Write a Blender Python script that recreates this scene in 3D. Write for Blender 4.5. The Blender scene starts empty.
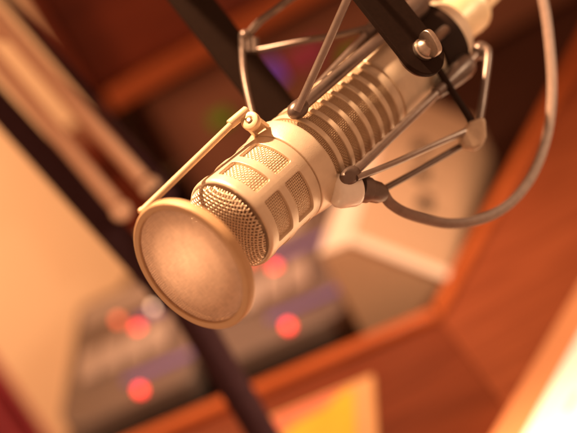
import bpy, math, random
from mathutils import Vector, Matrix
random.seed(7)
sc = bpy.context.scene
COL = sc.collection
R = math.radians
# ------------------------------------------------------------------ camera
F, CX, CY = 1217.0, 288.5, 216.5
ROLL, PITCH, CAM_H = R(28.7), R(20.0), .468
U_ = Vector((-math.sin(ROLL)*math.cos(PITCH), -math.cos(ROLL)*math.cos(PITCH), -math.sin(PITCH)))
R_ = Vector((math.cos(ROLL), -math.sin(ROLL), 0))
F_ = U_.cross(R_)
if F_.z < 0: F_ = -F_
M3 = Matrix((R_, F_, U_))              # lens frame (x right, y down, z ahead) -> world
K = .0008                              # one measuring unit in metres
CAM = Vector((0, 0, CAM_H))
def wv(v): return M3 @ (Vector(v)*K) + CAM
def P(px, py, d): return wv(((px-CX)/F*d, (py-CY)/F*d, d))
def at(px, py, z=0.0):                 # point of the picture on the level plane z
    v = M3 @ Vector(((px-CX)/F, (py-CY)/F, 1)); return v*((z-CAM_H)/v.z) + CAM
def aty(px, py, y):                    # point of the picture on the upright plane y
    v = M3 @ Vector(((px-CX)/F, (py-CY)/F, 1)); return v*(y/v.y) + CAM

# ------------------------------------------------------------------ materials
def nodes(name):
    m = bpy.data.materials.new(name); m.use_nodes = True
    nt = m.node_tree; return m, nt, nt.nodes['Principled BSDF']
def N(nt, t, **kw):
    n = nt.nodes.new(t)
    for k, v in kw.items(): setattr(n, k, v)
    return n
def mat(name, col, rough=.5, metal=0., var=.08, scale=60., bump=0., bscale=400., coat=0., spec=.5, aniso=0):
    m, nt, b = nodes(name); L = nt.links.new
    tc = N(nt, 'ShaderNodeTexCoord'); nz = N(nt, 'ShaderNodeTexNoise')
    nz.inputs['Scale'].default_value = scale; nz.inputs['Detail'].default_value = 5
    L(tc.outputs['Object'], nz.inputs['Vector'])
    r = N(nt, 'ShaderNodeValToRGB'); e = r.color_ramp.elements
    e[0].position, e[1].position = .3, .7
    e[0].color = (*[c*(1-var) for c in col], 1); e[1].color = (*[min(1, c*(1+var)) for c in col], 1)
    L(nz.outputs['Fac'], r.inputs['Fac']); L(r.outputs['Color'], b.inputs['Base Color'])
    mr = N(nt, 'ShaderNodeMapRange'); mr.inputs['To Min'].default_value = rough*.85; mr.inputs['To Max'].default_value = min(1, rough*1.15)
    L(nz.outputs['Fac'], mr.inputs['Value']); L(mr.outputs['Result'], b.inputs['Roughness'])
    b.inputs['Metallic'].default_value = metal; b.inputs['Coat Weight'].default_value = coat
    b.inputs['Specular IOR Level'].default_value = spec
    if bump:
        n2 = N(nt, 'ShaderNodeTexNoise'); n2.inputs['Scale'].default_value = bscale; n2.inputs['Detail'].default_value = 4
        L(tc.outputs['Object'], n2.inputs['Vector'])
        bp = N(nt, 'ShaderNodeBump'); bp.inputs['Strength'].default_value = bump; bp.inputs['Distance'].default_value = .0005
        L(n2.outputs['Fac'], bp.inputs['Height']); L(bp.outputs['Normal'], b.inputs['Normal'])
    return m
def wood(name, c0, c1, ang=0., rough=.38, scale=9.):
    m, nt, b = nodes(name); L = nt.links.new
    tc = N(nt, 'ShaderNodeTexCoord'); mp = N(nt, 'ShaderNodeMapping')
    mp.inputs['Rotation'].default_value = (0, 0, ang); mp.inputs['Scale'].default_value = (scale*.18, scale*1.6, scale*1.6)
    L(tc.outputs['Object'], mp.inputs['Vector'])
    nz = N(nt, 'ShaderNodeTexNoise'); nz.inputs['Scale'].default_value = 4; nz.inputs['Detail'].default_value = 8; nz.inputs['Distortion'].default_value = 1.2
    L(mp.outputs['Vector'], nz.inputs['Vector'])
    r = N(nt, 'ShaderNodeValToRGB'); e = r.color_ramp.elements
    e[0].position, e[1].position = .32, .68; e[0].color = (*c0, 1); e[1].color = (*c1, 1)
    L(nz.outputs['Fac'], r.inputs['Fac']); L(r.outputs['Color'], b.inputs['Base Color'])
    b.inputs['Roughness'].default_value = rough; b.inputs['Coat Weight'].default_value = .03; b.inputs['Specular IOR Level'].default_value = .25
    bp = N(nt, 'ShaderNodeBump'); bp.inputs['Strength'].default_value = .15; bp.inputs['Distance'].default_value = .001
    L(nz.outputs['Fac'], bp.inputs['Height']); L(bp.outputs['Normal'], b.inputs['Normal'])
    return m
def glow(name, col, s):
    m, nt, b = nodes(name)
    b.inputs['Base Color'].default_value = (*[min(1, c) for c in col], 1)
    b.inputs['Emission Color'].default_value = (*col, 1); b.inputs['Emission Strength'].default_value = s
    return m
def screen_mat(name, pitch, thr, col):
    """fine woven gauze: threads in two directions, tiny open holes between them"""
    m, nt, b = nodes(name); L = nt.links.new
    tc = N(nt, 'ShaderNodeTexCoord'); sep = N(nt, 'ShaderNodeSeparateXYZ'); L(tc.outputs['Object'], sep.inputs[0])
    outs = []
    for ax in ('X', 'Y'):
        mu = N(nt, 'ShaderNodeMath', operation='MULTIPLY'); mu.inputs[1].default_value = 2*math.pi/pitch
        L(sep.outputs[ax], mu.inputs[0])
        sn = N(nt, 'ShaderNodeMath', operation='SINE'); L(mu.outputs[0], sn.inputs[0]); outs.append(sn)
    mx = N(nt, 'ShaderNodeMath', operation='MAXIMUM'); L(outs[0].outputs[0], mx.inputs[0]); L(outs[1].outputs[0], mx.inputs[1])
    gt = N(nt, 'ShaderNodeMath', operation='GREATER_THAN'); gt.inputs[1].default_value = thr; L(mx.outputs[0], gt.inputs[0])
    tr = N(nt, 'ShaderNodeBsdfTransparent'); mix = N(nt, 'ShaderNodeMixShader')
    tl = N(nt, 'ShaderNodeBsdfTranslucent'); tl.inputs['Color'].default_value = (*col, 1)
    m2 = N(nt, 'ShaderNodeMixShader'); m2.inputs[0].default_value = .3
    mp = N(nt, 'ShaderNodeMapping'); mp.inputs['Rotation'].default_value = (0, 0, R(38)); mp.inputs['Scale'].default_value = (1500, 240, 1)
    L(tc.outputs['Object'], mp.inputs['Vector'])
    nz = N(nt, 'ShaderNodeTexNoise'); nz.inputs['Scale'].default_value = 1; nz.inputs['Detail'].default_value = 3; L(mp.outputs['Vector'], nz.inputs['Vector'])
    rp = N(nt, 'ShaderNodeValToRGB'); e = rp.color_ramp.elements; e[0].position, e[1].position = .35, .65
    e[0].color = (*[c*.76 for c in col], 1); e[1].color = (*[min(1, c*1.12) for c in col], 1)
    mp2 = N(nt, 'ShaderNodeMapping'); mp2.inputs['Rotation'].default_value = (0, 0, R(38)); mp2.inputs['Scale'].default_value = (180, 1500, 1)
    L(tc.outputs['Object'], mp2.inputs['Vector'])
    nz2 = N(nt, 'ShaderNodeTexNoise'); nz2.inputs['Scale'].default_value = 1; nz2.inputs['Detail'].default_value = 3; L(mp2.outputs['Vector'], nz2.inputs['Vector'])
    av = N(nt, 'ShaderNodeMath', operation='ADD'); L(nz.outputs['Fac'], av.inputs[0]); L(nz2.outputs['Fac'], av.inputs[1])
    hf = N(nt, 'ShaderNodeMath', operation='MULTIPLY'); hf.inputs[1].default_value = .5; L(av.outputs[0], hf.inputs[0])
    L(hf.outputs[0], rp.inputs['Fac']); L(rp.outputs['Color'], b.inputs['Base Color']); L(rp.outputs['Color'], tl.inputs['Color'])
    b.inputs['Roughness'].default_value = .24; b.inputs['Metallic'].default_value = .4
    bp = N(nt, 'ShaderNodeBump'); bp.inputs['Strength'].default_value = .03; bp.inputs['Distance'].default_value = .0001
    L(mx.outputs[0], bp.inputs['Height']); L(bp.outputs['Normal'], b.inputs['Normal'])
    L(b.outputs[0], m2.inputs[1]); L(tl.outputs[0], m2.inputs[2])
    L(gt.outputs[0], mix.inputs[0]); L(tr.outputs[0], mix.inputs[1]); L(m2.outputs[0], mix.inputs[2])
    L(mix.outputs[0], nt.nodes['Material Output'].inputs['Surface'])
    return m

MT = dict(
    body=mat('satin_nickel_paint', (.74, .62, .48), .38, .35, .07, 160, .14, 2500),
    weave=mat('woven_wire', (.76, .62, .46), .36, .55, .06, 300),
    weave_dark=mat('inner_gauze', (.58, .44, .30), .5, .5, .06, 300),
    foam=mat('dark_foam', (.24, .145, .085), .9, 0, .2, 900),
    hoop=mat('tan_hoop', (.56, .36, .20), .5, .1, .05, 300, .08, 2500),
    brass=mat('pale_brass', (.72, .54, .34), .42, .2, .06, 300, .08, 2500),
    steel=mat('brushed_steel', (.31, .25, .225), .32, .85, .10, 240, .1, 2000),
    gun=mat('grey_metal', (.17, .13, .115), .34, .7, .12, 240, .1, 2000),
    black=mat('black_powder_coat', (.020, .010, .007), .7, 0, .15, 500, .2, 3500, spec=.12),
    screw=mat('knurled_steel', (.50, .42, .36), .3, .9, .10, 900, .25, 3000),
    rubber=mat('pad_rubber', (.48, .36, .26), .5, 0, .1, 500, .15, 2000),
    cable=mat('grey_cable_jacket', (.24, .165, .135), .62, 0, .12, 300, .15, 1500, spec=.3),
    plug=mat('white_plastic', (.93, .90, .84), .25, 0, .03, 300),
    gauze=screen_mat('pop_gauze', .00092, -.40, (.62, .42, .30)),
    desk=wood('desk_wood', (.125, .024, .008), (.215, .046, .016), R(-12.5)),
    desk_lit=wood('desk_wing_wood_lit', (.20, .044, .016), (.33, .082, .030), R(51)),  # wing wood lightened to stand in for the desk lamp's glow
    rim=wood('rim_wood', (.42, .090, .022), (.56, .13, .034), R(20), .3),
    well=wood('well_wood_shaded', (.040, .012, .007), (.06, .019, .010), 0, .6),  # dark tone paints in the shade inside the well
    hutch=wood('hutch_wood', (.095, .013, .004), (.16, .026, .008), 0, .45, 5),
    hutch_lit_back=wood('hutch_lit_back_wood', (.36, .095, .042), (.48, .14, .065), 0, .5, 5),  # hutch wood lightened in colour to offset the shade under the shelf
    shelf=wood('shelf_wood', (.34, .075, .022), (.45, .11, .034), 0, .4, 5),
    wall=mat('cream_wall_paint', (.84, .62, .40), .8, 0, .03, 4, .1, 300),
    armblk=mat('dark_arm_enamel', (.045, .021, .026), .7, 0, .15, 200, spec=.05),
    spring=mat('coppery_spring', (.92, .62, .44), .40, .25, .08, 300),
    beige=mat('beige_plastic', (.56, .35, .22), .5, 0, .05, 200, .1, 1500),
    beige2=mat('lit_pale_trim', (.88, .68, .54), .42, 0, .04, 200),  # paleness carries the light on the mixer's top and edge
    dark=mat('dark_plastic', (.02, .013, .011), .45, 0, .1, 300),
    rack=mat('rack_enamel', (.25, .10, .06), .6, 0, .1, 300, spec=.2),
    grey=mat('grey_brown_plastic', (.145, .095, .075), .5, 0, .06, 200),
    keys=mat('pale_keys', (.42, .31, .26), .5, 0, .05, 200),
    paper=mat('white_paper', (.88, .88, .84), .9, 0, .02, 30),
    ink=mat('faint_print', (.62, .56, .48), .9, 0, .04, 200),
    manila=mat('manila_card', (.62, .24, .10), .8, 0, .04, 30),
    cover_y=mat('yellow_print', (.85, .50, .045), .35, 0, .05, 60, coat=.3),
    cover_p=mat('pink_print', (.78, .20, .12), .35, 0, .05, 60, coat=.3),
    cover_w=mat('pale_print', (.78, .40, .17), .35, 0, .05, 60, coat=.3),
    curtain=mat('plum_red_cloth', (.36, .05, .07), .9, 0, .35, 6, .2, 900),
    led=glow('red_lamp', (1.0, .045, .035), 5.5),
    led2=glow('red_lamp_dim', (1.0, .16, .06), 2.0),
    violet=glow('violet_display', (.16, .05, .36), .32),
    magenta=glow('magenta_display', (.30, .035, .06), .16),
    violet2=glow('violet_strip', (.15, .085, .26), .20),
    green=glow('green_display', (.10, .20, .004), .24),
    white=glow('white_glint', (1.0, .60, .36), 4.0),  # stands in for a specular glint, not a lit lamp
)

# ------------------------------------------------------------------ mesh building
class MB:
    def __init__(s): s.v = []; s.f = []
    def add(s, vs, fs):
        o = len(s.v); s.v += [Vector(v) for v in vs]; s.f += [[i+o for i in f] for f in fs]; return s
    def box(s, c, size, rot=None):
        x, y, z = [q/2 for q in size]; rot = rot or Matrix.Identity(3)
        vs = [Vector(c)+rot @ Vector((a*x, b*y, d*z)) for d in (-1, 1) for b in (-1, 1) for a in (-1, 1)]
        return s.add(vs, [(0, 2, 3, 1), (4, 5, 7, 6), (0, 1, 5, 4), (1, 3, 7, 5), (3, 2, 6, 7), (2, 0, 4, 6)])
    def prism(s, pts, vec):
        n = len(pts); pts = [Vector(p) for p in pts]; vec = Vector(vec)
        nn = (pts[1]-pts[0]).cross(pts[2]-pts[1])
        if nn.dot(vec) > 0: pts = pts[::-1]
        return s.add(pts+[p+vec for p in pts], [tuple(range(n)), tuple(range(2*n-1, n-1, -1))] + [(i, n+i, n+(i+1) % n, (i+1) % n) for i in range(n)])
    def lathe(s, prof, segs=64, mtx=None, closed=False):
        """prof: list of (r, z) about local Z"""
        vs, fs = [], []; n = len(prof)
        for r, z in prof:
            for k in range(segs):
                a = 2*math.pi*k/segs; v = Vector((r*math.cos(a), r*math.sin(a), z)); vs.append(mtx @ v if mtx else v)
        for i in range(n if closed else n-1):
            j = (i+1) % n
            for k in range(segs):
                k2 = (k+1) % segs; fs.append((i*segs+k, i*segs+k2, j*segs+k2, j*segs+k))
        if not closed:
            if prof[0][0] > 1e-9: fs.append(tuple(range(segs))[::-1])
            if prof[-1][0] > 1e-9: fs.append(tuple((n-1)*segs+k for k in range(segs)))
        return s.add(vs, fs)
    def tube(s, pts, rad, segs=10, caps=True):
        pts = [Vector(p) for p in pts]; n = len(pts); rr = rad if isinstance(rad, (list, tuple)) else [rad]*n
        t = [(pts[min(i+1, n-1)]-pts[max(i-1, 0)]).normalized() for i in range(n)]
        u = t[0].orthogonal().normalized(); vs, fs = [], []
        for i in range(n):
            u = (u - t[i]*u.dot(t[i])).normalized(); w = t[i].cross(u)
            for k in range(segs):
                a = 2*math.pi*k/segs; vs.append(pts[i]+(u*math.cos(a)+w*math.sin(a))*rr[i])
        for i in range(n-1):
            for k in range(segs):
                k2 = (k+1) % segs; fs.append((i*segs+k, i*segs+k2, (i+1)*segs+k2, (i+1)*segs+k))
        if caps: fs += [tuple(range(segs))[::-1], tuple((n-1)*segs+k for k in range(segs))]
        return s.add(vs, fs)
    def ball(s, c, r, segs=24, rings=14, sc_=(1, 1, 1), rot=None):
        prof = [(max(r*math.sin(math.pi*i/rings), 1e-7), -r*math.cos(math.pi*i/rings)) for i in range(rings+1)]
        m = Matrix.Translation(Vector(c)) @ (rot.to_4x4() if rot else Matrix.Identity(4)) @ Matrix.Diagonal((*sc_, 1))
        return s.lathe(prof, segs, m)
    def build(s, name, m, parent=None, world=True, bevel=0., smooth=True, ang=35, loc=None):
        """world: the vertices are in world space; parent: a thing or a part of it"""
        root = ROOT.get(parent.name) if parent else (Matrix.Translation(loc) if loc is not None else Matrix.Identity(4))
        inv = root.inverted() if world else Matrix.Identity(4)
        me = bpy.data.meshes.new(name); me.from_pydata([inv @ v for v in s.v], [], s.f); me.update()
        o = bpy.data.objects.new(name, me); COL.objects.link(o); me.materials.append(m)
        if parent: o.parent = parent
        else: o.matrix_basis = root
        ROOT[o.name] = root
        import bmesh
        bm = bmesh.new(); bm.from_mesh(me); bmesh.ops.recalc_face_normals(bm, faces=bm.faces); bm.to_mesh(me); bm.free()
        if smooth:
            me.polygons.foreach_set('use_smooth', [True]*len(me.polygons)); me.set_sharp_from_angle(angle=R(ang))
        if bevel:
            b = o.modifiers.new('bevel', 'BEVEL'); b.width = bevel; b.segments = 3; b.limit_method = 'ANGLE'; b.angle_limit = R(40); b.harden_normals = True
        return o
ROOT = {}
def thing(name, label, cat, mtx=None, loc=None, group=None):
    o = bpy.data.objects.new(name, None); COL.objects.link(o); o.empty_display_size = .02
    m = mtx if mtx is not None else Matrix.Translation(loc if loc is not None else Vector((0, 0, 0)))
    o.matrix_basis = m; ROOT[o.name] = m.copy(); tag(o, label, cat, group); return o
def tag(o, label, cat, group=None, kind=None):
    o['label'] = label; o['category'] = cat
    if group: o['group'] = group
    if kind: o['kind'] = kind
    return o
def curve(pts, n=10):
    pts = [Vector(p) for p in pts]; Q = [pts[0]*2-pts[1]]+pts+[pts[-1]*2-pts[-2]]; out = []
    for i in range(1, len(Q)-2):
        a, b, c, d = Q[i-1:i+3]
        for k in range(n):
            t = k/n; out.append(.5*((2*b)+(c-a)*t+(2*a-5*b+4*c-d)*t*t+(3*b-a-3*c+d)*t**3))
    return out+[pts[-1]]
def axes(z, x=None):
    z = Vector(z).normalized(); x = Vector(x) if x is not None else z.orthogonal(); x = (x-z*x.dot(z)).normalized()
    return Matrix((x, z.cross(x), z)).transposed()
def frame4(o, z, x=None): return Matrix.Translation(Vector(o)) @ axes(z, x).to_4x4()

# ================================================================== MICROPHONE
A = Vector((.58474936, -.550704, .59564527)).normalized()
C0 = Vector((-26.581, .7012, 634.775))
vd = C0.normalized(); T = -(vd-A*vd.dot(A)); T.normalize(); E2 = A.cross(T)
MIC = Matrix.Translation(wv(C0)) @ Matrix((M3 @ T, M3 @ E2, M3 @ A)).transposed().to_4x4()
def ML(r, th, t): return Vector((r*math.cos(R(th)), r*math.sin(R(th)), t))*K      # local to the microphone
def MW(r, th, t): return MIC @ ML(r, th, t)
def kp(prof): return [(max(r, 1e-4)*K, z*K) for r, z in prof]
mic = thing('microphone', 'champagne-coloured broadcast microphone with a woven wire grille and slotted barrel, held in the shock mount', 'microphone', mtx=MIC)

# --- head cage: three rings joined by bars, rounded window openings
def cyl_patch(mb, th0, th1, t0, t1, Ro, Ri, hole=None, rc=1.1, lip=.28):
    """piece of the tube wall between angles and stations; hole=(a0,a1,b0,b1) opens a rounded window in it"""
    cth, ct = (th0+th1)/2, (t0+t1)/2
    W, H = R(th1-th0)/2*Ro, (t1-t0)/2
    def mp(x, y, r): a = R(cth)+x/Ro; return Vector((r*math.cos(a)*K, r*math.sin(a)*K, (ct+y)*K))
    nx, ny = 28, 10
    per = [(-1+2*i/nx, -1) for i in range(nx)]+[(1, -1+2*i/ny) for i in range(ny)]+[(1-2*i/nx, 1) for i in range(nx)]+[(-1, 1-2*i/ny) for i in range(ny)]
    a, b = R(hole[1]-hole[0])/2*Ro, (hole[3]-hole[2])/2
    ox, oy = R((hole[0]+hole[1])/2-cth)*Ro, (hole[2]+hole[3])/2-ct
    def inner(px, py, d):
        aa, bb = a+d, b+d; r = rc+d
        x, y = px*aa, py*bb
        if abs(px) >= 1: qx, qy = math.copysign(aa-r, x), max(-(bb-r), min(bb-r, y))
        else: qx, qy = max(-(aa-r), min(aa-r, x)), math.copysign(bb-r, y)
        v = Vector((x-qx, y-qy)); v.normalize(); return qx+v.x*r+ox, qy+v.y*r+oy
    loops = [[mp(px*W, py*H, Ro) for px, py in per]]
    for f_ in (.5,):
        loops.append([mp(*[(1-f_)*o_+f_*i_ for o_, i_ in zip((px*W, py*H), inner(px, py, lip+.22))], Ro) for px, py in per])
    for d, r in ((lip+.22, Ro), (lip, Ro), (lip*.6, Ro-lip*.08), (lip*.25, Ro-lip*.35), (0, Ro-lip), (0, (Ro+Ri)/2), (0, Ri)):
        loops.append([mp(*inner(px, py, d), r) for px, py in per])
    n = len(per); vs = [v for l in loops for v in l]; fs = []
    for i in range(len(loops)-1):
        for k in range(n):
            k2 = (k+1) % n; fs.append((i*n+k, i*n+k2, (i+1)*n+k2, (i+1)*n+k))
    mb.add(vs, fs)
cage = MB()
RO, RI = 27.0, 24.9
wins = [(-33.6, 26.8), (33.6, 26.8), (-101, 26.8), (101, 26.8), (180, 38)]
bounds = [(-67.3, 0), (0, 67.3), (-134.6, -67.3), (67.3, 134.6), (134.6, 225.4)]
for (wc, wh), (b0, b1) in zip(wins, bounds):
    for (t0, t1, h0, h1) in ((-1.0, 14.8, 0, 12.2), (14.8, 31.6, 17.4, 30.6)):
        cyl_patch(cage, b0, b1, t0, t1, RO, RI, (wc-wh, wc+wh, h0, h1))
cage.lathe(kp([(RI, -6.0), (24.9, -6.6), (25.6, -6.7), (26.3, -6.3), (26.8, -5.5), (RO, -4.3), (RO, -1.0)]), 160)
cage.lathe(kp([(RO, 31.6), (RO, 37.2), (26.85, 37.55), (26.4, 37.7), (25.0, 37.7), (24, 37.7)]), 160)
cageo = cage.build('head_cage', MT['body'], mic, world=False, ang=50)

def dome(r): q = min(1, r/24.6); return -6.2-9.5*(1-q**2.6)**(1/2.2)
def weave_front():
    mb = MB(); p = 1.62; Rg = 24.3; n = int(Rg/p); ca, sa = math.cos(R(52)), math.sin(R(52))
    for di in (0, 1):
        for i in range(-n, n+1):
            u = (i+.5)*p
            if abs(u) > Rg-.4: continue
            h = math.sqrt(Rg*Rg-u*u); m = int(h/(p/2)); pts = []
            for j in range(-m-1, m+2):
                w = j*p/2
                if abs(w) > h: w = math.copysign(h, w)
                ph = math.cos(math.pi*(w/p-.5))*(1 if (i+di) % 2 else -1)
                x, y = (u, w) if di == 0 else (w, u)
                X, Y = x*ca-y*sa, x*sa+y*ca
                pts.append(Vector((X, Y, dome(math.hypot(X, Y))+ph*.34))*K)
            mb.tube(pts, .50*K, 5, False)
    return mb
weave_front().build('front_grille', MT['weave'], mic, world=False, ang=80)
def weave_tube(Rm, t0, t1, p, wr, amp, segs=5):
    mb = MB(); nth = int(round(2*math.pi*Rm/p/2))*2; nt_ = int((t1-t0)/p)
    for i in range(nth):
        a = 360*i/nth
        mb.tube([ML(Rm+amp*math.cos(math.pi*(j/2-.5))*(1 if i % 2 else -1), a, t0+j*p/2) for j in range(2*nt_+1)], wr*K, segs, False)
    for j in range(nt_):
        pts = [ML(Rm+amp*math.cos(math.pi*(i/2))*(-1 if j % 2 else 1), 360*(i/2)/nth, t0+(j+.5)*p) for i in range(2*nth+1)]
        mb.tube(pts, wr*K, segs, False)
    return mb
weave_tube(24.7, -4.5, 35.5, 1.30, .43, .24).build('side_grille', MT['weave'], mic, world=False, ang=80)
MB().lathe(kp([(0, -12.6), (10, -12.2), (18, -10.4), (22, -7), (22.6, -3), (22.6, 36), (0, 36)]), 64).build('foam_liner', MT['foam'], mic, world=False)
# --- collar that flares back to the barrel
col = MB().lathe(kp([(24, 37.7), (25.0, 38.55), (26.6, 38.6), (27.0, 38.75), (27.2, 39.1), (27.5, 40.2), (28.6, 46.6), (29.0, 49.6), (29.0, 50.8), (28.7, 51.4), (28.0, 51.6), (24, 51.7)]), 160)
col.build('collar', MT['body'], mic, world=False, ang=50)
# --- slotted barrel: ribs
ribs = MB()
for i, t in enumerate((59.2, 69.1, 79.0, 89.0, 98.9, 108.8)):
    r = 27.0
    ribs.lathe(kp([(r-2.8, t-1.7), (r-.35, t-1.7), (r, t-1.3), (r+.06, t+1.3), (r-.3, t+1.7), (r-2.8, t+1.7)]), 160, closed=True)
for th in (-90, 90, 150, -150):                       # long bars that carry the ribs, at the sides and back
    for q in range(-3, 4):
        pass
    x = Vector((math.cos(R(th)), math.sin(R(th)), 0)); ribs.box(x*25.4*K+Vector((0, 0, 84*K)), (2.6*K, 6*K, 66*K), axes((0, 0, 1), x))
ribs.build('slotted_barrel', MT['body'], mic, world=False, bevel=0, ang=30)
weave_tube(25.3, 51.0, 119.0, 1.08, .36, .20, 4).build('barrel_gauze', MT['weave_dark'], mic, world=False, ang=80)
MB().lathe(kp([(24.4, 51), (24.4, 119)]), 64).build('barrel_liner', MT['foam'], mic, world=False)
rear = MB().lathe(kp([(23.0, 116.5), (26.2, 116.5), (26.8, 116.9), (27.0, 117.6), (27.1, 121.6), (26.9, 122.0), (25.6, 122.2), (25.6, 123.6), (26.9, 123.8), (27.2, 124.2), (27.3, 127),
    (27.4, 160), (27.3, 172), (26.6, 186), (25.0, 198), (22.8, 207), (22.0, 209.5), (21.0, 210.4), (13, 210.8)]), 128)
rearo = rear.build('rear_shell', MT['body'], mic, world=False, ang=40)
MB().lathe(kp([(28.8, 170), (29.4, 170.6), (29.4, 192.4), (28.8, 193), (24, 193), (24, 170)]), 96, closed=True).build('clamp_ring', MT['black'], mic, world=False)
conn = MB().lathe(kp([(15.5, 209), (15.5, 236), (16.2, 237), (16.2, 243), (15, 244.5), (9.5, 246), (9, 268), (6, 300), (0, 301)]), 64)
conn.build('connector', MT['brass'], mic, world=False)

# ================================================================== POP FILTER
pn = Vector((-.562, .479, -.676)).normalized()          # faces the lens, tilted
pc = Vector((-47.25, 24.08, 596.5))
PMAT = frame4(wv(pc), M3 @ pn, M3 @ Vector((.62, .78, 0)))
pop = thing('pop_filter', 'round gauze pop screen in a pale metal hoop in front of the microphone', 'pop filter', mtx=PMAT)
hoop = [(31.9, 1.4), (32.0, 1.9), (32.3, 2.1), (35.1, 2.1), (35.6, 1.8), (35.9, 1.2), (35.9, -2.6), (35.5, -3.3), (34.8, -3.6), (32.6, -3.6), (32.1, -3.2), (31.9, -2.4)]
MB().lathe(kp(hoop), 160, closed=True).build('hoop', MT['hoop'], pop, world=False, ang=28)
g = MB(); rings = [(32.2*i/12, 1.0+.7*(1-(i/12)**2)) for i in range(13)]
g.lathe(kp(rings[::-1]), 96).build('gauze_disc', MT['gauze'], pop, world=False, ang=80)
hook = P(142.0, 211.5, 604); barA = P(232, 124, 640)
b = MB()
b.tube(curve([barA, barA.lerp(hook, .5), hook.lerp(barA, .03), hook, hook+(PMAT.to_3x3() @ Vector((0, 0, -1)))*.0010+(wv(pc)-hook)*.03], 6), 1.85*K, 14)
b.tube([hook.lerp(barA, .012), hook.lerp(barA, -.012)], 2.2*K, 12)
b.build('support_rod', MT['brass'], pop)
s0, s1 = P(229.5, 125, 640), P(247.5, 110, 644)
MB().tube([s0, s0.lerp(s1, .04), s0.lerp(s1, .96), s1], [2.3*K, 2.7*K, 2.7*K, 2.3*K], 20).build('sleeve', MT['brass'], pop)
kn = P(251, 121.5, 641); kd = M3 @ Vector((-.42, -.28, -.86)).normalized()
clampo = MB()
clampo.lathe(kp([(0, -2.6), (4.0, -2.6), (4.9, -2), (5.2, -1), (5.2, 1.2), (4.8, 2.0), (3.9, 2.4), (2.3, 2.3), (1.7, 1.5), (0, 1.5)]), 40, frame4(kn, kd))
foot = MW(28.2, -66, 41.5)
dv = (foot-kn); xw = dv.cross(kd).normalized()
for off in (-1, 1):
    q0, q1 = kn+xw*3.6*K*off*.9, foot+xw*3.8*K*off
    clampo.tube([q0, q0.lerp(q1, .6), q1], [1.5*K, 1.5*K, 1.5*K], 8)
clampo.prism([kn+xw*4*K-kd*2*K, kn-xw*4*K-kd*2*K, foot-xw*4.4*K, foot+xw*4.4*K], kd*1.6*K)
clampo.prism([s0.lerp(s1, .35)-kd*1.2*K, s0.lerp(s1, .95)-kd*1.2*K, kn+xw*2.5*K-kd*1.2*K, kn-xw*2.5*K-kd*1.2*K], kd*2.4*K)
cl = clampo.build('clamp_bracket', MT['brass'], pop)
MB().lathe(kp([(0, 0), (1.6, 0), (1.6, 1.1), (1.1, 1.5), (0, 1.5)]), 24, frame4(kn+kd*1.4*K, kd)).build('clamp_screw', MT['screw'], cl)

# ================================================================== SHOCK MOUNT
pivot_n, pivot_f = MW(60, 0, 120.7), MW(-66, 0, 120.7)
yd = (M3 @ Vector((-.617, -.787, .026))).normalized()     # the fork leans towards the grille
tw = (M3 @ T).normalized()
mount = thing('shock_mount', 'black forked suspension mount with steel rods and rubber corner pads cradling the microphone', 'shock mount', loc=pivot_n+yd*.16)
side = yd.cross(tw).normalized()
YL = .150
def yoke():
    mb = MB()
    for pv, sg in ((pivot_n, 1), (pivot_f, -1)):
        hw = 14.4*K; o = []
        for k in range(25): a = math.pi+math.pi*k/24; o.append(pv+side*math.cos(a)*hw+yd*math.sin(a)*hw)
        o += [pv+side*hw+yd*YL, pv-side*hw+yd*YL]
        mb.prism([q-tw*1.7*K for q in o], tw*3.4*K)
    top0, top1 = pivot_f+yd*YL, pivot_n+yd*YL
    o = [top0-side*14.4*K-tw*1.7*K, top0+side*14.4*K-tw*1.7*K, top1+side*14.4*K+tw*1.7*K, top1-side*14.4*K+tw*1.7*K]
    mb.prism(o, yd*3.6*K)
    return mb
yoke().build('yoke', MT['black'], mount, bevel=.0005)
MB().lathe(kp([(0, 0), (12.4, 0), (13.4, .5), (13.4, 1.6), (12.6, 2.0), (0, 2.0)]), 48, frame4(pivot_n-tw*3.9*K, tw)).build('washer', MT['gun'], mount)
stud = MB()
stud.lathe(kp([(0, 0), (6.0, 0), (6.3, .5), (6.3, 2.4), (5.6, 3.0), (5.6, 4.0), (5.0, 5.6), (3.2, 8), (0, 8.4)]), 40, frame4(pivot_n+tw*1.7*K, tw))
stud.build('thumbscrew', MT['screw'], mount)
fin = MB(); fo = []
fx = (M3 @ Vector((.42, .90, 0))); fx = (fx-tw*fx.dot(tw)).normalized(); fz = tw
for k in range(28):
    a = 2*math.pi*k/28; cxx, czz = math.cos(a), math.sin(a)
    fo.append(pivot_n+tw*(1.7+8.0)*K+fx*7.6*K*math.copysign(abs(cxx)**.7, cxx)+fz*5.6*K*math.copysign(abs(czz)**.7, czz))
fn = fx.cross(fz)
fin.prism([q-fn*1.7*K for q in fo], fn*3.4*K)
fin.build('wing', MT['screw'], mount, bevel=.0006)
for q0, q1 in ((pivot_n-tw*3.9*K, MW(29, 0, 181)), (pivot_f+tw*2*K, MW(-29, 0, 181))): MB().tube([q0, q1], 3.0*K, 14).build('pivot_strut', MT['gun'], mount)

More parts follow.
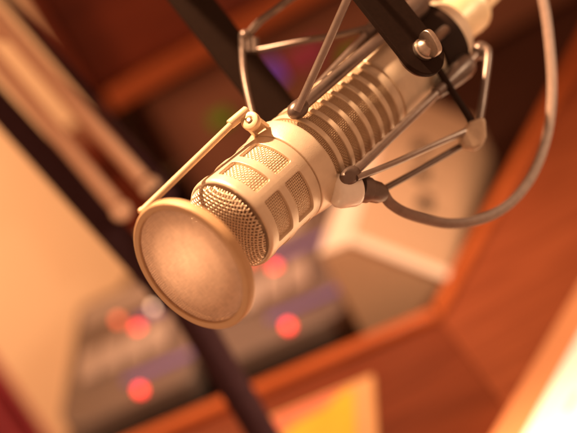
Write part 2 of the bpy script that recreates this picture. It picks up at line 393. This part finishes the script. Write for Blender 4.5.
def rod(th, r, t0, t1, cone, rr=3.0, ballr=5.0, tip=True):
    m1 = MB(); p0, p1 = MW(r, th, t0), MW(r, th, t1)
    m1.tube([p0, p0.lerp(p1, .5), p1], rr*K, 18)
    ro = m1.build('rod', MT['steel'], mount)
    if tip:
        m2 = MB(); ax = (p1-p0).normalized()
        m2.ball(p0+ax*1.0*K, ballr*K, sc_=(1, 1, 1.45), rot=axes(ax)); m2.build('tip', MT['gun'], ro)
    m3 = MB(); c0, c1 = cone; ax = (p1-p0).normalized()
    m3.lathe(kp([(rr+.2, 0), (rr+.9, .6), (4.2, 4), (6.6, (c1-c0)*.6), (7.4, (c1-c0)*.86), (6.6, (c1-c0)), (0, c1-c0+.4)]), 28, frame4(MW(r, th, c0), ax)); m3.build('cone', MT['gun'], ro)
    return ro
rA = rod(-40.3, 33, 58, 196, (148, 184), 3.4)
rB = rod(46, 33, 55.5, 196, (146, 182), 2.7)
rc0, rc1 = P(318, 86, 690), P(392, 8, 728)
m1 = MB(); m1.tube([rc0, rc0.lerp(rc1, .5), rc1], 2.5*K, 16); rC = m1.build('rod', MT['steel'], mount)
m3 = MB(); axc = (rc1-rc0).normalized(); m3.lathe(kp([(2.7, 0), (3.4, .6), (4.4, 4), (6.4, 20), (7.2, 30), (6.4, 36), (0, 36.4)]), 28, frame4(P(364, 39, 714), axc)); m3.build('cone', MT['gun'], rC)
sphB, sphA = MW(33, 46, 199), MW(33, -40.3, 201)
for s_ in (sphA, sphB): MB().ball(s_, 5.6*K).build('ball_joint', MT['gun'], mount)

def wire(pts, r=1.9, m='steel', n=8):
    return MB().tube(curve(pts, n), r*K, 12).build('wire', MT[m], mount)
padR = P(472, 134, 706); padL = P(250, 42, 742)
wire([sphB, sphB.lerp(P(489, 52, 726), .9), P(484, 90, 716), P(478, 126, 706), padR], 2.5, 'gun')
wire([P(471, 129, 704), P(462, 133, 700), P(430, 147, 685), P(392, 164, 668), P(356, 178, 648)], 1.9)
wire([P(466, 143, 708), P(440, 158, 700), P(410, 175, 690), P(384, 189, 680)], 1.9, 'gun')
wire([P(430, 58, 706), P(437, 67, 706), P(455, 96, 706), P(470, 120, 706), P(471, 128, 706)], 2.2, 'black')  # black coat stands in for shade on this wire
wire([P(297, 111, 640), P(312, 78, 636), P(330, 38, 630), P(347, 0, 622), P(362, -34, 614), P(368, -48, 620)], 2.2)
wire([P(242, 46, 742), P(243.5, 70, 728), P(248, 95, 715), P(255, 122, 700), P(262, 142, 690)], 1.9, 'gun')
wire([P(258, 50, 740), P(266, 49, 738), P(300, 42, 730), P(335, 36, 722), P(372, 27, 714)], 2.0, 'gun')
wire([P(247, 38, 744), P(250, 32, 742), P(260, 21, 740), P(274, 11, 736), P(292, -2, 728), P(330, -26, 690), P(368, -48, 622)], 2.2, 'gun')
# corner pads
m4 = MB(); vz = M3 @ Vector((0, 0, 1))
m4.prism([P(x_, y_, 699) for x_, y_ in ((471, 121), (486, 116), (487.5, 136), (483, 147), (474, 151), (463, 148), (459, 138))], vz*12*K)
m4.build('corner_pad', MT['rubber'], mount, bevel=.0022)
m4 = MB()
for dx in (-6.5, 0, 6.5): m4.tube([P(249+dx*.9, 36+abs(dx)*.4, 742), P(250+dx*.9, 52, 740)], 2.7*K, 12)
m4.ball(P(245, 36, 742), 3.8*K)
m4.build('corner_pad', MT['gun'], mount)

# ================================================================== PLUG AND CABLE
cab = thing('microphone_cable', 'grey cable with a white plug looping out beside the microphone barrel', 'cable', loc=P(345, 190, 650))
px0, px1 = P(333, 192, 652), P(361, 188.5, 660); ax = (px1-px0).normalized()
m5 = MB(); m5.lathe([(1e-5, -.3*K), (6*K, 0), (8.6*K, 1.4*K), (9.4*K, 4*K), (9.4*K, 12.5*K), (8.8*K, 14.5*K), (7.4*K, 15.5*K), (0, 15.6*K)], 40, frame4(px0, ax))
m5.build('plug', MT['plug'], cab, ang=45)
p2 = P(384, 194, 668)
m5 = MB(); m5.tube([px1.lerp(p2, -.08), px1.lerp(p2, .1), px1.lerp(p2, .3), px1.lerp(p2, .34), px1.lerp(p2, .75), p2], [7.4*K, 7.6*K, 7.2*K, 6.4*K, 6.0*K, 4.4*K], 24); m5.build('strain_relief', MT['gun'], cab)
cp = [p2, P(390, 203, 672), P(404, 212, 678), P(425, 219, 688), P(450, 223.5, 698), P(478, 220, 708), P(505, 207, 718), P(526, 185, 726), P(540, 158, 732), P(549, 125, 738), P(552, 85, 744), P(549, 40, 750), P(543, 0, 756), P(530, -45, 764), P(508, -70, 772), MW(6, 90, 299)]
MB().tube(curve(cp, 10), 3.05*K, 16).build('cord', MT['cable'], cab)

# ================================================================== DESK
C = Vector((.068, .893, 0)); EX = Vector((.976, -.217, 0)); EY = Vector((.217, .976, 0)); RX = Vector((.62, .785, 0)).normalized(); RN = Vector((RX.y, -RX.x, 0))
def DL(x, y, z): return C+EX*x+EY*y+Vector((0, 0, z))
desk = thing('wooden_desk', 'reddish wooden studio desk with an angled wing and a sunken equipment well', 'desk', loc=C+Vector((0, 0, -.06)))
mit = Vector((.0, -1, 0))
a0, a1 = DL(-.40, 0, 0), C.copy(); dn = Vector((0, 0, -.04))
gap = Vector((.0002, 0, 0))
MB().prism([a0, a1-gap, a1-gap+mit*.55, DL(-.40, -.45, 0)], dn).build('top', MT['desk'], desk, bevel=.0005)
MB().prism([a1+gap, C+RX*.9, C+RX*.9+RN*.5, a1+gap+mit*.55], dn).build('wing', MT['desk_lit'], desk, bevel=.0005)
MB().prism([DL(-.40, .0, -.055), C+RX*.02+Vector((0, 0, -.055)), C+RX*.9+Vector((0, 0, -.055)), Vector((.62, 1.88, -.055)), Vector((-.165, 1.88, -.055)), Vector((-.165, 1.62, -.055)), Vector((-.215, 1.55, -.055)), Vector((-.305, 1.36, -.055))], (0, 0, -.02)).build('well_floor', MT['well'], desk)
rm = MB(); w_ = .011
rm.prism([DL(-.40, -.003, .0005), C+Vector((0, -.003, .0005)), C+Vector((.000, .013, .0005)), DL(-.40, .012, .0005)], (0, 0, .008))
rm.build('rim', MT['rim'], desk, bevel=.003)
rm = MB(); rm.prism([C+Vector((.001, -.003, .0005)), C+RX*.9+RN*.002+Vector((0, 0, .0005)), C+RX*.9-RN*.016+Vector((0, 0, .0005)), C+Vector((.001, .015, .0005))], (0, 0, .008))
rm.build('rim', MT['rim'], desk, bevel=.003)
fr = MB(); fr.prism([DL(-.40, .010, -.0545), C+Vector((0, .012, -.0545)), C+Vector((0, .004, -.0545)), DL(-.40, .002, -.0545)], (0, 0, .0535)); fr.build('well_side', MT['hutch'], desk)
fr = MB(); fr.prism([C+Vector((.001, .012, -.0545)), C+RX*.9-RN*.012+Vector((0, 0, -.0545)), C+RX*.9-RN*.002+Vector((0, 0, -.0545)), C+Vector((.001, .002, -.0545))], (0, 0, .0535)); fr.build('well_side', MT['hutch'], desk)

# ================================================================== SETTING, HUTCH
wl = MB(); wl.box((0, 1.95, .1), (6, .06, 4)); tag(wl.build('wall', MT['wall'], None, smooth=False), 'cream painted wall at the left behind the desk', 'wall')
HX = -.168; HY = 1.62
hutch = thing('wooden_hutch', 'dark red wooden hutch with an open shelf behind the equipment', 'shelf unit', loc=Vector((.35, 1.75, -.05)))
MB().box((.55, 1.875, .4), (1.40, .02, .90)).build('back_panel', MT['hutch_lit_back'], hutch)
MB().box((HX+.009, 1.74, .4), (.018, .245, .90)).build('side_panel', MT['hutch'], hutch, bevel=.002)
MB().box((.55, 1.742, .143), (1.38, .24, .026)).build('shelf', MT['shelf'], hutch, bevel=.003)
for xx in (.085, .565): MB().box((xx, 1.650, .50), (.476, .018, .676)).build('door', MT['hutch'], hutch, bevel=.002)
MB().box((HX-.024, 1.71, .006), (.046, .14, .112)).build('plinth', MT['hutch'], hutch, bevel=.004)
MB().box((HX-.045, 1.70, .09), (.088, .16, .04)).build('side_ledge', MT['hutch'], hutch, bevel=.004)

# rack unit with coloured displays
rack = thing('rack_unit', 'brown rack unit with green and violet lit displays under the hutch shelf', 'equipment', loc=Vector((.2, 1.66, -.05)))
MB().box((.205, 1.71, .035), (.61, .12, .165)).build('case', MT['rack'], rack, bevel=.003)
for (q, w, h, m_) in (((221, 119), .028, .020, 'green'), ((268, 76), .040, .034, 'violet'), ((352, 57), .034, .020, 'green'), ((306, 56), .055, .030, 'magenta')):
    p = aty(*q, 1.648); MB().box(p, (w, .004, h)).build('display', MT[m_], rack, bevel=.001)
for i in range(5): MB().lathe([(0, 0), (.008, 0), (.007, .012), (0, .012)], 20, frame4((.02+i*.07, 1.65, 0), (0, -1, 0))).build('knob', MT['gun'], rack)

# ================================================================== DESKTOP PLAYERS (two)
def slope_z(y): return -.012+(y-.06)*.16
def player(x0, label):
    o = thing('media_player', label, 'audio player', loc=DL(x0, .06, -.055), group='desktop audio units in the desk well')
    x1 = x0+.152
    ol = []
    for (cx_, cy_, rr, a0_) in ((.040, .138, .040, 180), (.138, .112, .014, 270), (.138, .298, .012, 0), (.012, .298, .012, 90)):
        for k in range(9): q = R(a0_+90*k/8); ol.append((cx_+rr*math.cos(q), cy_+rr*math.sin(q)))
    n_ = len(ol)
    vs = [DL(x0+x, y, -.028) for x, y in ol]+[DL(x0+x, y, slope_z(y)) for x, y in ol]
    MB().add(vs, [tuple(range(n_))[::-1], tuple(range(n_, 2*n_))]+[(i, (i+1) % n_, n_+(i+1) % n_, n_+i) for i in range(n_)]).build('case', MT['grey'], o, bevel=.004)
    vs = [DL(x0+.076+(x-.076)*.97, .2+(y-.2)*.97, z) for z in (-.0545, -.0282) for x, y in ol]
    MB().add(vs, [tuple(range(n_))[::-1], tuple(range(n_, 2*n_))]+[(i, (i+1) % n_, n_+(i+1) % n_, n_+i) for i in range(n_)]).build('shade_base', MT['dark'], o)  # dark block stands in for the shade below the case
    def panel(xa, xb, ya, yb, m_, nm, h=.003):
        z = lambda y: slope_z(y)+.0004
        MB().prism([DL(x0+xa, ya, z(ya)), DL(x0+xb, ya, z(ya)), DL(x0+xb, yb, z(yb)), DL(x0+xa, yb, z(yb))], (0, 0, h)).build(nm, MT[m_], o, bevel=.0008)
    panel(.075, .150, .128, .137, 'violet2', 'display')
    for i in range(4): panel(.022+i*.026, .044+i*.026, .160, .205, 'keys', 'key', .005)
    panel(.080, .150, .224, .234, 'violet2', 'display')
    panel(.010, .120, .262, .292, 'keys', 'label_panel', .002)
    def led(x, y, m_, r=.0050):
        z = slope_z(y)+.004
        MB().ball(DL(x0+x, y, z), r, 20, 12).build('lamp', MT[m_], o)
    for q, m_, rr in (((140, 390), 'led', .0045), ((138, 328), 'led', .0045), ((118, 320), 'led2', .0045)):
        z = 0.
        for _ in range(8):
            p = at(*q, z)-C; z = slope_z(p.dot(EY))+.004
        led(p.dot(EX)+.398, p.dot(EY), m_, rr)
    return o
pl1 = player(-.398, 'left desktop audio unit with red lamps, beside the cream wall')
pl2 = player(-.240, 'right desktop audio unit with red lamps, under the microphone grille')
whp = at(153, 307, .034)
MB().ball(whp, .0030).build('glint', MT['white'], pl1)  # glowing ball in place of a bright specular glint

# ================================================================== MIXER
q2 = at(441, 306, 0.0); q1 = at(355, 244, .062); rx = Vector((.39, .921, 0)); rn = Vector((.921, -.39, 0))
mix = thing('mixer', 'beige sloping mixer with dark knobs standing in the desk well', 'mixer', loc=Vector((q1.x, q1.y, -.055)))
wd = (q2-q1).dot(rn); fl = -.036
prof = [(-.035, -.054), (-.035, .062), (0, .062), (wd, 0.0), (wd+.004, -.006), (wd+.004, -.054)]
def ML2(s, w, z): return q1+rx*s+rn*w+Vector((0, 0, z-q1.z))
MB().prism([ML2(0, w, z) for w, z in prof], rx*.36).build('case', MT['beige'], mix, bevel=.004)
sl_ = Vector((wd, 0, -.062)).normalized(); nrm = (rn*.062+Vector((0, 0, wd))).normalized()
tr_ = MB(); tr_.prism([ML2(-.002, -.004, .064), ML2(-.002, wd+.003, -.001), ML2(.013, wd+.003, -.001), ML2(.013, -.004, .064)], nrm*.004)
tr_.build('end_trim', MT['beige2'], mix, bevel=.0018)
tr_ = MB(); tr_.prism([ML2(.0, -.034, .0625), ML2(.0, -.004, .0625), ML2(.355, -.004, .0625), ML2(.355, -.034, .0625)], (0, 0, .003)); tr_.build('lit_top', MT['beige2'], mix, bevel=.001)  # near-white strip paints light onto the upward-facing top
for s, f_ in ((.115, .62), (.17, .5), (.225, .42)):
    if 1:
        p = ML2(s, wd*f_, .062*(1-f_)); MB().lathe([(0, 0), (.0075, 0), (.0065, .010), (0, .0105)], 24, frame4(p, nrm)).build('knob', MT['dark'], mix)

# ================================================================== PAPERS
d1 = Vector((.7071, .7071, 0)); n1 = Vector((.7071, -.7071, 0))
e0 = at(496, 433); pz = Vector((0, 0, .0015))
fo_ = MB(); fo_.prism([e0-d1*.15+pz, e0+d1*.24+pz, e0+d1*.24+n1*.24+pz, e0-d1*.15+n1*.24+pz], (0, 0, .0018))
tag(fo_.build('manila_folder', MT['manila'], None, bevel=.0006), 'orange manila folder lying under the white sheet on the desk wing', 'folder')
s0_ = at(524, 433, .005); pz = Vector((0, 0, .0045))
sh = thing('paper_sheet', 'white printed sheet glaring in the lamp light at the desk corner', 'paper', loc=Vector((s0_.x, s0_.y, .004)))
s0_.z = 0
MB().prism([s0_-d1*.12+pz, s0_+d1*.175+pz, s0_+d1*.175+n1*.21+pz, s0_-d1*.12+n1*.21+pz], (0, 0, .0008)).build('sheet', MT['paper'], sh)
pr = MB(); zt = Vector((0, 0, .0056))
for i, (u, ln) in enumerate(((.022, .02), (.040, .016), (.058, .06), (.07, .05), (.082, .055), (.094, .04))):
    a_ = s0_+d1*(.02 if i < 2 else .0)+n1*u+zt
    pr.prism([a_, a_+d1*ln, a_+d1*ln+n1*.005, a_+n1*.005], (0, 0, .0003))
pr.build('print', MT['ink'], sh, smooth=False)

m0 = at(372, 374, .006); m0.z = 0
cd = thing('booklet', 'yellow and pink glossy booklet lying on the desk below the rim', 'booklet', loc=m0)
def cdp(x, y, z=.0): return m0-EX*x-EY*y+Vector((0, 0, z))
MB().prism([cdp(0, 0, .001), cdp(.092, 0, .001), cdp(.092, .125, .001), cdp(0, .125, .001)], (0, 0, .005)).build('cover', MT['cover_w'], cd, bevel=.0008)
MB().prism([cdp(.016, .010, .0062), cdp(.060, .010, .0062), cdp(.086, .055, .0062), cdp(.086, .12, .0062), cdp(.016, .12, .0062)], (0, 0, .0004)).build('yellow_panel', MT['cover_y'], cd)
MB().prism([cdp(.024, .006, .0067), cdp(.086, .006, .0067), cdp(.086, .030, .0067), cdp(.040, .022, .0067)], (0, 0, .0004)).build('pink_panel', MT['cover_p'], cd)

# ================================================================== SPRING ARM
def Pm(px, py, dm): return P(px, py, dm/K)
base = Pm(232, 383, .80); foot_ = Vector((base.x, base.y, 0.0)); jz = Pm(168, 285, .80)
arm = thing('spring_arm', 'dark spring-balanced boom arm with two coppery springs rising behind the pop screen', 'boom arm', loc=foot_)
jt = Vector((base.x, base.y, Pm(175, 293, .78).z))
m6 = MB(); m6.tube([foot_+Vector((0, 0, .03)), jt], .0105, 24); m6.build('post', MT['armblk'], arm)
m6 = MB(); m6.lathe([(0, 0), (.036, 0), (.037, .003), (.034, .008), (.018, .012), (.016, .034), (0, .034)], 40, Matrix.Translation(foot_)); m6.build('base', MT['armblk'], arm)
def bar(pa, pb, w, d_, name='bar', m_='armblk'):
    ax_ = (pb-pa).normalized(); vw = (CAM-pa).normalized(); mb = MB()
    mb.box((pa+pb)/2, (w, d_, (pb-pa).length), axes(ax_, ax_.cross(vw))); return mb.build(name, MT[m_], arm, bevel=.0015)
L0, L1 = Pm(174, 300, .79), Pm(-115, -20, .905)
bar(L0, L1, .020, .016)
bar(Pm(171, 192, .806), Pm(-60, -79, .905), .0075, .014)
m6 = MB(); j0, j1 = Pm(176, 303, .783), Pm(166, 195, .80)
bar(Pm(176, 310, .786), Pm(163, 190, .802), .016, .022, 'lower_bracket')
def spring(pa, pb, rad, wr, turns):
    ax_ = axes(pb-pa); L_ = (pb-pa).length; pts = []; n = turns*12
    for i in range(n+1):
        a_ = 2*math.pi*i/12; pts.append(pa+ax_ @ Vector((rad*math.cos(a_), rad*math.sin(a_), L_*i/n)))
    return MB().tube(pts, wr, 5).build('spring', MT['spring'], arm)
spring(Pm(116, 205, .795), Pm(-60, -5, .88), .0048, .0010, 100)
spring(Pm(143, 181, .80), Pm(-30, -13, .88), .0048, .0010, 100)
for q, dd in (((121, 211), .795), ((150, 187), .805), ((2, 32), .868)):
    p = Pm(*q, dd); m7 = MB(); m7.lathe([(0, -.006), (.0066, -.006), (.007, -.005), (.007, .004), (.006, .006), (0, .0065)], 28, frame4(p, CAM-p)); m7.build('bolt', MT['spring'], arm)

# ================================================================== CURTAIN at far left
cu = MB(); x1_ = aty(26, 399, 1.5).x; pts = []
for i in range(61):
    s = i/60; pts.append(Vector((x1_-.5*(1-s), 1.5+.014*math.sin(s*60)+.008*math.sin(s*23), -.9)))
back = [p+Vector((0, .004, 0)) for p in pts[::-1]]
cu.prism(pts+back, (0, 0, .875))
tag(cu.build('curtain', MT['curtain'], None, ang=60), 'plum red cloth hanging at the lower left in front of the cream wall', 'curtain')

# ================================================================== LIGHT
w = bpy.data.worlds.new('World'); sc.world = w; w.use_nodes = True
bg = w.node_tree.nodes['Background']; bg.inputs[0].default_value = (1.0, .47, .24, 1); bg.inputs[1].default_value = .62
WARM = (1.0, .585, .315)
def area(name, loc, tgt, size, power, col=WARM, spread=180):
    l = bpy.data.lights.new(name, 'AREA'); l.shape = 'DISK'; l.size = size; l.energy = power; l.color = col; l.spread = R(spread)
    o = bpy.data.objects.new(name, l); COL.objects.link(o); o.location = loc
    o.rotation_euler = (Vector(tgt)-Vector(loc)).to_track_quat('-Z', 'Y').to_euler(); return o
mc = MW(0, 0, 60)
def spot(name, loc, tgt, power, col, deg, blend, rad):
    l = bpy.data.lights.new(name, 'SPOT'); l.energy = power; l.color = col; l.spot_size = R(deg); l.spot_blend = blend; l.shadow_soft_size = rad
    o = bpy.data.objects.new(name, l); COL.objects.link(o); o.location = loc
    o.rotation_euler = (Vector(tgt)-Vector(loc)).to_track_quat('-Z', 'Y').to_euler(); return o
spot('ceiling_spot', mc+Vector((-.14, .19, .96)), mc, 185, WARM, 27, .6, .03)
spot('gear_fill', (-.04, 1.22, .95), (-.03, 1.02, 0), 38, (1, .60, .38), 36, .9, .04)  # added unseen light that brightens the players and mixer
area('wall_fill', (-1.35, 1.15, .85), (-.65, 1.92, .1), .25, 12, WARM, 110)  # added unseen light that washes the cream wall
area('gauze_fill', (-.985, .54, .105), (-.04, .45, .307), .07, .62)  # added unseen light, makes the bright spot on the gauze
sp = bpy.data.lights.new('desk_lamp', 'SPOT'); sp.energy = 21; sp.color = (1, .76, .50); sp.spot_size = R(86); sp.spot_blend = .7; sp.shadow_soft_size = .03
so = bpy.data.objects.new('desk_lamp', sp); COL.objects.link(so); so.location = (.50, .47, .40)
so.rotation_euler = (Vector((.22, .70, .0))-so.location).to_track_quat('-Z', 'Y').to_euler()

# ================================================================== CAMERA
cam = bpy.data.cameras.new('Camera'); co = bpy.data.objects.new('Camera', cam); COL.objects.link(co)
cam.sensor_fit = 'HORIZONTAL'; cam.sensor_width = 23.7; cam.lens = F/577*23.7; cam.clip_start = .02; cam.clip_end = 100
x, y, z = M3 @ Vector((1, 0, 0)), M3 @ Vector((0, -1, 0)), M3 @ Vector((0, 0, -1))
co.matrix_world = Matrix.Translation(CAM) @ Matrix((x, y, z)).transposed().to_4x4()
cam.dof.use_dof = True; cam.dof.focus_distance = 640*K; cam.dof.aperture_fstop = 3.0
sc.camera = co
sc.view_settings.view_transform = 'Standard'; sc.view_settings.look = 'None'; sc.view_settings.exposure = 0; sc.view_settings.gamma = 1
sc.cycles.use_denoising = True
sc.cycles.max_bounces = 10; sc.cycles.transparent_max_bounces = 24
